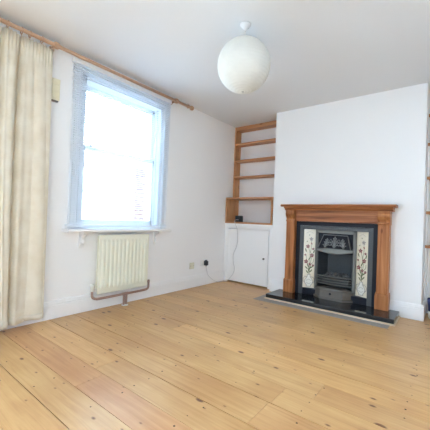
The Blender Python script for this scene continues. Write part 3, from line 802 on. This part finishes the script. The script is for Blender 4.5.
for cu_, s_ in ((0.22, 0.8), (0.5, 1.0), (0.78, 0.8)):
    for q in range(-3, 4):
        a = PI/2 + q*0.42; r1 = 0.72*s_*(1-0.06*abs(q))
        p0 = hp(cu_, 0.12, 0.003); du = math.cos(a)*r1*0.17; dv_ = math.sin(a)*r1
        m.tube(smooth_path([p0, hp(cu_+du*0.5, 0.12+dv_*0.55, 0.006), hp(cu_+du, 0.12+dv_, 0.003)], 4), 0.0045, 6)
        m.ball(tuple(hp(cu_+du, 0.12+dv_, 0.003)), 0.008)
    m.ball(tuple(hp(cu_, 0.14, 0.003)), 0.014)
for cu_ in (0.36, 0.64):
    m.tube([hp(cu_+0.05*math.cos(a), 0.45+0.22*math.sin(a)*1.0, 0.003) for a in [2*PI*k/16 for k in range(17)]], 0.0035, 6)
    m.ball(tuple(hp(cu_, 0.45, 0.002)), 0.010)
obj('palmette_relief', m, M_RELIEF, hood)
m = MB()                                                # curved lower lip of the hood
NS = 20
for k in range(NS+1):
    t = k/NS; x = 1.500+(1.914-1.500)*t; bow = math.sin(PI*t)
    pass
vs = []; 
for k in range(NS+1):
    t = k/NS; x = 1.500+0.414*t; bow = math.sin(PI*t)
    y = 3.752-0.045*bow; zt_ = 0.662; zb_ = 0.622-0.030*bow
    vs += [(x, y+0.006, zt_), (x, y-0.004, zt_-0.008), (x, y-0.008, zb_+0.010), (x, y-0.004, zb_), (x, y+0.020, zb_+0.004), (x, 3.79, zt_)]
fs = []
for k in range(NS):
    for q in range(6): fs.append([k*6+q, k*6+(q+1) % 6, (k+1)*6+(q+1) % 6, (k+1)*6+q])
fs += [[0, 1, 2, 3, 4, 5], [NS*6+q for q in range(6)][::-1]]
m._add(vs, fs)
obj('hood_lip', m, M_IRONL, hood)
# firebox
m = MB()
a0 = [(1.504, 3.790), (1.560, 3.99), (1.852, 3.99), (1.910, 3.790)]
for i in range(3):
    (xa, ya), (xb, yb) = a0[i], a0[i+1]
    m._add([(xa, ya, 0.10), (xb, yb, 0.10), (xb, yb, 0.70), (xa, ya, 0.70)], [[0, 1, 2, 3]])
m._add([(x, y, 0.215) for x, y in a0], [[0, 1, 2, 3]]); m._add([(x, y, 0.70) for x, y in a0], [[0, 1, 2, 3]])
o = obj('firebox', m, M_FIREBACK, IN, fixnorm=False); sol = o.modifiers.new('thickness', 'SOLIDIFY'); sol.thickness = 0.006; sol.offset = 0
# bowed grate bars
for zb in (0.232, 0.262, 0.292, 0.322):
    m = MB(); pts = []
    for k in range(17):
        t = k/16; pts.append((1.500+0.414*t, 3.768-0.050*math.sin(PI*t)**0.8, zb))
    m.tube(pts, 0.0066, 8); obj('grate_bar', m, M_IRONL, IN)
# ash cover
ac = MB(); vs = []; NS = 18
for k in range(NS+1):
    t = k/NS; w = 1.470+0.474*t
    bow = min(1.0, math.sin(PI*t)*1.6)
    yb_ = 3.742-0.092*bow
    wt = 1.707+(w-1.707)*0.96
    vs += [(w, yb_, hh+0.001), (w, yb_, hh+0.022), (wt, yb_+0.008, hh+0.028), (wt, yb_+0.012, hh+0.108-0.02*(1-bow)), (wt, yb_+0.002, hh+0.118-0.02*(1-bow)), (wt, yb_+0.006, hh+0.130-0.02*(1-bow)), (wt, 3.80, hh+0.132-0.02*(1-bow)), (w, 3.80, hh+0.001)]
fs = []
for k in range(NS):
    for q in range(8): fs.append([k*8+q, k*8+(q+1) % 8, (k+1)*8+(q+1) % 8, (k+1)*8+q])
fs += [list(range(8)), [NS*8+q for q in range(8)][::-1]]
ac._add(vs, fs); aco = obj('ash_cover', ac, M_IRONW, IN)
m = MB(); m.lathe([(0.001, 3.656), (0.009, 3.655), (0.006, 3.644), (0.013, 3.638), (0.013, 3.630), (0.001, 3.625)], (1.707, 0, hh+0.075), 1, 14); obj('knob', m, M_SLIP, aco)
# coals lying on the grate
for k in range(13):
    cx = 1.565+0.285*((k % 7)/6.0) + random.uniform(-.008, .008) + (0.02 if k > 6 else 0); cy = 3.84 if k < 7 else 3.90
    r = random.uniform(0.020, 0.027); sc = (1.1, 0.9, 0.9)
    m = MB(); m.ball((cx if k < 7 else min(cx, 1.83), cy, 0.2195+r*0.86 + (0.095 if k >= 7 else 0.072)), r, sc=sc, jit=0.12)
    obj('coal', m, M_COAL, None, 'dark lump of coal heaped behind the bars of the fireplace grate', 'coal', 'coals in the fire grate')
m = MB(); m.box(1.550, 1.862, 3.805, 3.955, 0.222, 0.286, 0.004); obj('coal_bed', m, M_COAL, IN)

# ------------------------------------------------------------------ pendant lamp
LX, LY, LZ, LR = 1.533, 1.918, 2.130, 0.201
pd = thing('pendant_lamp', (LX, LY, CEIL), 'round white paper lantern shade hanging from a ceiling rose', 'pendant lamp')
m = MB(); m.lathe([(0.001, CEIL-0.0005), (0.042, CEIL-0.0005), (0.042, CEIL-0.008), (0.036, CEIL-0.020), (0.020, CEIL-0.030), (0.012, CEIL-0.050), (0.001, CEIL-0.050)], (LX, LY, 0), 2, 24); obj('ceiling_rose', m, M_CEIL, pd)
m = MB(); m.tube([(LX, LY, CEIL-0.045), (LX, LY, LZ+0.10)], 0.004, 8); obj('cord', m, M_SOCK, pd)
m = MB(); prof = []
NR = 24; t0 = math.radians(8); t1 = math.radians(1.5)
for k in range(NR+1):
    th = t0 + (PI-t0-t1)*k/NR
    for e, bul in ((0.0, -0.0022), (0.33, 0.0006), (0.67, 0.0006)):
        if k == NR and e > 0: break
        q = th + (PI-t0-t1)/NR*e; r = LR+bul
        prof.append((r*math.sin(q), LZ+r*math.cos(q)))
m.lathe(prof, (LX, LY, 0), 2, 48)
o = obj('paper_shade', m, M_PAPER, pd); sol = o.modifiers.new('thickness', 'SOLIDIFY'); sol.thickness = 0.001
for zz, rr in ((LZ+LR*math.cos(t0), LR*math.sin(t0)), (LZ-LR*math.cos(t1), LR*math.sin(t1))):
    m = MB(); m.tube([(LX+rr*math.cos(a), LY+rr*math.sin(a), zz) for a in [2*PI*k/24 for k in range(25)]], 0.002, 6)
    if zz > LZ: m.tube([(LX-rr, LY, zz), (LX+rr, LY, zz)], 0.0015, 6)
    obj('wire_ring', m, M_CHROME, pd)
m = MB(); m.lathe([(0.001, LZ+0.105), (0.018, LZ+0.10), (0.020, LZ+0.055), (0.016, LZ+0.045), (0.001, LZ+0.045)], (LX, LY, 0), 2, 16); obj('lamp_holder', m, M_SOCK, pd)
m = MB(); m.lathe([(0.012, LZ+0.05), (0.016, LZ+0.03), (0.030, LZ-0.005), (0.030, LZ-0.025), (0.018, LZ-0.045), (0.001, LZ-0.050)], (LX, LY, 0), 2, 20); obj('bulb', m, M_SOCK, pd)

# ------------------------------------------------------------------ outside the window
m = MB(); m.box(-9.0, -0.35, -4.0, 14.0, -0.35, -0.25)
struct('ground', m, M_PAVE, label='pale paved yard outside the window', cat='ground')
nb_ = thing('neighbouring_house', (-5.2, 6.0, -0.25), 'bright white rendered house seen through the sash window', 'house')
m = MB(); m.box(-5.6, -5.0, 2.0, 12.0, -0.25, 2.9); obj('rendered_wall', m, M_RENDER, nb_)
m = MB()
for z in (1.55, 2.1): m.box(-5.0, -4.97, 2.0, 12.0, z, z+0.05, 0.004)
obj('render_band', m, M_BAND, nb_)
bp = thing('brick_pier', (-1.45, 3.5, -0.25), 'red brick pier outside at the right side of the window', 'brick pier')
m = MB(); m.box(-1.70, -1.20, 3.385, 3.62, -0.25, 1.80); obj('brickwork', m, M_BRICK, bp)
m = MB(); m.box(-1.73, -1.17, 3.355, 3.65, 1.80, 1.86, 0.01); obj('coping', m, M_RENDER, bp)

# ------------------------------------------------------------------ light: an overcast bright sky, open room behind the camera
w = bpy.data.worlds.new('sky'); scene.world = w; w.use_nodes = True
N, L = w.node_tree.nodes, w.node_tree.links
bgn = N['Background']
tc = N.new('ShaderNodeTexCoord'); sx = N.new('ShaderNodeSeparateXYZ'); L.new(tc.outputs['Generated'], sx.inputs[0])
mr = N.new('ShaderNodeMapRange'); mr.inputs['From Min'].default_value = -0.7; mr.inputs['From Max'].default_value = 0.3
L.new(sx.outputs[0], mr.inputs['Value'])
mc = N.new('ShaderNodeMixRGB'); mc.inputs[1].default_value = (3.15, 4.25, 5.4, 1); mc.inputs[2].default_value = (0.89, 1.06, 1.22, 1)
L.new(mr.outputs[0], mc.inputs[0]); L.new(mc.outputs[0], bgn.inputs['Color'])
def rng(sock, a, b, lo, hi):
    q = N.new('ShaderNodeMapRange'); q.inputs['From Min'].default_value = a; q.inputs['From Max'].default_value = b
    q.inputs['To Min'].default_value = lo; q.inputs['To Max'].default_value = hi; L.new(sock, q.inputs['Value']); return q.outputs[0]
def mul(a, b):
    q = N.new('ShaderNodeMath'); q.operation = 'MULTIPLY'; L.new(a, q.inputs[0])
    if isinstance(b, float): q.inputs[1].default_value = b
    else: L.new(b, q.inputs[1])
    return q.outputs[0]
# the ground half of the surroundings is darker than the sky, and the sky behind the camera is dimmed to keep the chimney breast from over-brightening
L.new(mul(mul(rng(sx.outputs[2], -0.3, 0.1, 0.55, 1.0), rng(sx.outputs[1], -0.55, -0.05, 0.10, 1.0)), 10.8), bgn.inputs['Strength'])

# ------------------------------------------------------------------ camera
cam = bpy.data.cameras.new('camera'); cam.sensor_width = 36.0; cam.sensor_fit = 'HORIZONTAL'
cam.lens = 303.7584/430*36.0; cam.clip_start = 0.02
co_ = bpy.data.objects.new('camera', cam); COL.objects.link(co_)
yaw, pit, rol = -0.665469110879031, 0.014474681660566034, 0.040050703910647474
fwd = Vector((math.sin(yaw)*math.cos(pit), math.cos(yaw)*math.cos(pit), math.sin(pit)))
r0 = Vector((math.cos(yaw), -math.sin(yaw), 0)); u0 = r0.cross(fwd)
r = math.cos(rol)*r0 + math.sin(rol)*u0; u = -math.sin(rol)*r0 + math.cos(rol)*u0
mat = Matrix((r, u, -fwd)).transposed().to_4x4(); mat.translation = (2.81675, 0.0, 0.95)
co_.matrix_world = mat
scene.camera = co_

vs_ = scene.view_settings
vs_.view_transform = 'Standard'; vs_.look = 'None'; vs_.exposure = 0.0; vs_.gamma = 1.0; vs_.use_curve_mapping = False
scene.cycles.max_bounces = 16; scene.cycles.diffuse_bounces = 10; scene.cycles.transparent_max_bounces = 24
scene.cycles.sample_clamp_indirect = 8.0
